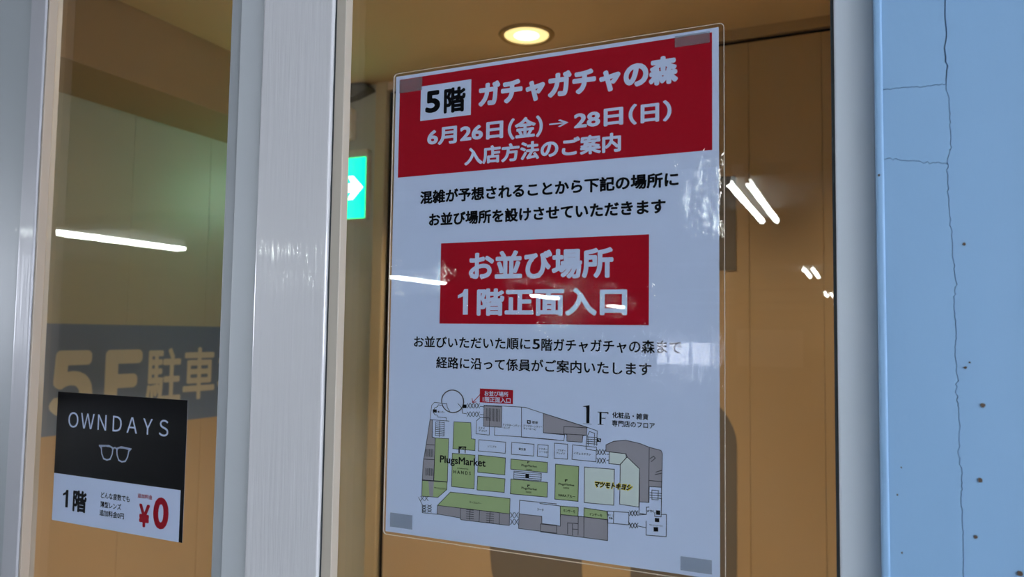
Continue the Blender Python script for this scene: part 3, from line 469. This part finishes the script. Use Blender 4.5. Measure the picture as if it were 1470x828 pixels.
# ------------------------------------------------------------------ downlight
LP = (-0.616, 1.674)
def downlight(x, y, label):
    d = empty('downlight', label, 'ceiling light', (x, y, LC))
    lathe('trim_ring', [(.074, -.001), (.078, -.006), (.090, -.005), (.094, 0.0), (.074, 0.004)], m_can, d)
    lathe('reflector', [(.076, -.004), (.070, .03), (.055, .07)], m_reflector, d)
    lathe('lamp_lens', [(.0001, -.0035), (.050, -.0035), (.0745, -.002)], m_lamp, d)
    lathe('bulb', [(.0001, -.010), (.022, -.009), (.040, -.0045), (.044, -.003)], m_bulb, d)
    l = bpy.data.lights.new('downlight_lamp', 'AREA'); l.shape = 'DISK'; l.size = 0.14; l.energy = DL_W; l.color = (1.0, 0.76, 0.48); l.spread = math.radians(105)
    lo = bpy.data.objects.new('downlight_lamp', l); COL.objects.link(lo); lo.parent = d; lo.location = (0, 0, -.012)
    return d
DL_W = 10.5
downlight(LP[0], LP[1], 'round warm downlight glowing in the lobby ceiling above the poster')
downlight(0.95, 1.674, 'added unseen warm downlight in the lobby ceiling, out of the frame on the right')  # extra lamp added to brighten the lobby, never in view
downlight(-0.616, 0.55, 'added unseen warm downlight in the lobby ceiling just inside the glass')  # another added lamp, unseen, for more light near the glass

# ------------------------------------------------------------------ exit sign
ex = empty('exit_sign', 'green lit emergency exit sign with white arrow seen beside the central post', 'exit sign', (-1.61, LY, 0))
EX0, EX1, EZ0, EZ1 = -0.215, 0.212, 0.634, 0.878
box('housing', EX0 - .004, EX1 + .004, -.030, 0, EZ0 - .004, EZ1 + .034, m_exitbox, ex, .002)
box('lit_panel', EX0, EX1, -.034, -.029, EZ0, EZ1, m_exit, ex)
ax = 0.125; az = .757
arr = [(-.06, .017), (.024, .017), (.006, .047), (.030, .047), (.078, 0), (.030, -.047), (.006, -.047), (.024, -.017), (-.06, -.017)]
poly_prism('arrow', [(ax + x, az + z) for x, z in arr], -.0355, -.0335, m_exitw, ex)
poly_prism('door_pictogram', [(-.19, .655), (-.03, .655), (-.03, .86), (-.19, .86)], -.0352, -.0335, m_exitw, ex)
run = [[(-.10, .84), (-.085, .84), (-.078, .828), (-.085, .815), (-.10, .815), (-.107, .828)],
       [(-.128, .80), (-.085, .81), (-.062, .778), (-.040, .776), (-.040, .764), (-.070, .764), (-.082, .782), (-.090, .752), (-.066, .724), (-.066, .676), (-.082, .676), (-.084, .716), (-.112, .742), (-.130, .708), (-.160, .708), (-.160, .722), (-.138, .724), (-.116, .788), (-.132, .782), (-.146, .758), (-.158, .764), (-.142, .792)]]
for r_ in run: poly_prism('running_figure', r_, -.0368, -.0350, m_exit, ex)

# dark grey bent shape and beige wall box above the sign
pl = poly_prism('ceiling_dark_shape', [(-1.66, 1.18), (-1.66, 1.10), (-1.46, 1.125), (-1.38, 1.150), (-1.40, 1.172), (-1.46, 1.18)], LY - .05, LY, m_darkgrey)
pl['label'] = 'dark grey bent shape under the lobby ceiling above the green exit sign'; pl['category'] = 'bracket'
wbx = box('wall_box', -1.56, -1.468, LY - .045, LY, 0.955, 1.085, m_exitbox, None, .012, 3)
wbx['label'] = 'small rounded beige box on the lobby wall between exit sign and dark shape'; wbx['category'] = 'wall box'

# ------------------------------------------------------------------ fluorescent fittings of the parking deck
def cyl_x(r, y0, y1, cxx, cz, n=10):
    V = []; F = []
    for yy in (y0, y1):
        for i in range(n): a = 2 * math.pi * i / n; V.append((cxx + r * math.cos(a), yy, cz + r * math.sin(a)))
    for i in range(n): j = (i + 1) % n; F.append((i, j, n + j, n + i))
    F += [tuple(range(n)), tuple(range(2 * n - 1, n - 1, -1))]
    return V, F
fx = empty('fluorescent_light', '', 'ceiling light', (0, 0, LIGHT_Z), 'twin tube lights of the parking deck')
box('housing', -.045, .045, -1.18, 1.18, .035, GARAGE_CEIL - LIGHT_Z, m_housing, fx)
for s in (-1, 1):
    V, F = cyl_x(.027, -1.15, 1.15, s * .077, 0); mesh_obj('tube', V, F, m_tube, fx, None, True)
    box('lamp_holder', s * .077 - .022, s * .077 + .022, -1.18, -1.15, -.022, .06, m_housing, fx); box('lamp_holder', s * .077 - .022, s * .077 + .022, 1.15, 1.18, -.022, .06, m_housing, fx)
spots = [(x, y) for x in (-9.6, -.55, 7.0) for y in (-7.05, -15.4, -23.6, -31.8)]
for i, (x, y) in enumerate(spots):
    if i == 0: o = fx
    else:
        o = fx.copy(); COL.objects.link(o)
        for ch in fx.children: c = ch.copy(); COL.objects.link(c); c.parent = o
    o.location = (x, y, LIGHT_Z)
    rown = {-9.6: 'left row mirrored in the left pane', -.55: 'middle row mirrored in the right pane', 7.0: 'right row beyond the blue wall'}[x]
    o['label'] = 'twin tube deck light, ' + rown + ', ' + ['nearest the glass', 'second from the glass', 'third from the glass', 'farthest from the glass'][round((-7.05 - y) / 8.2)]
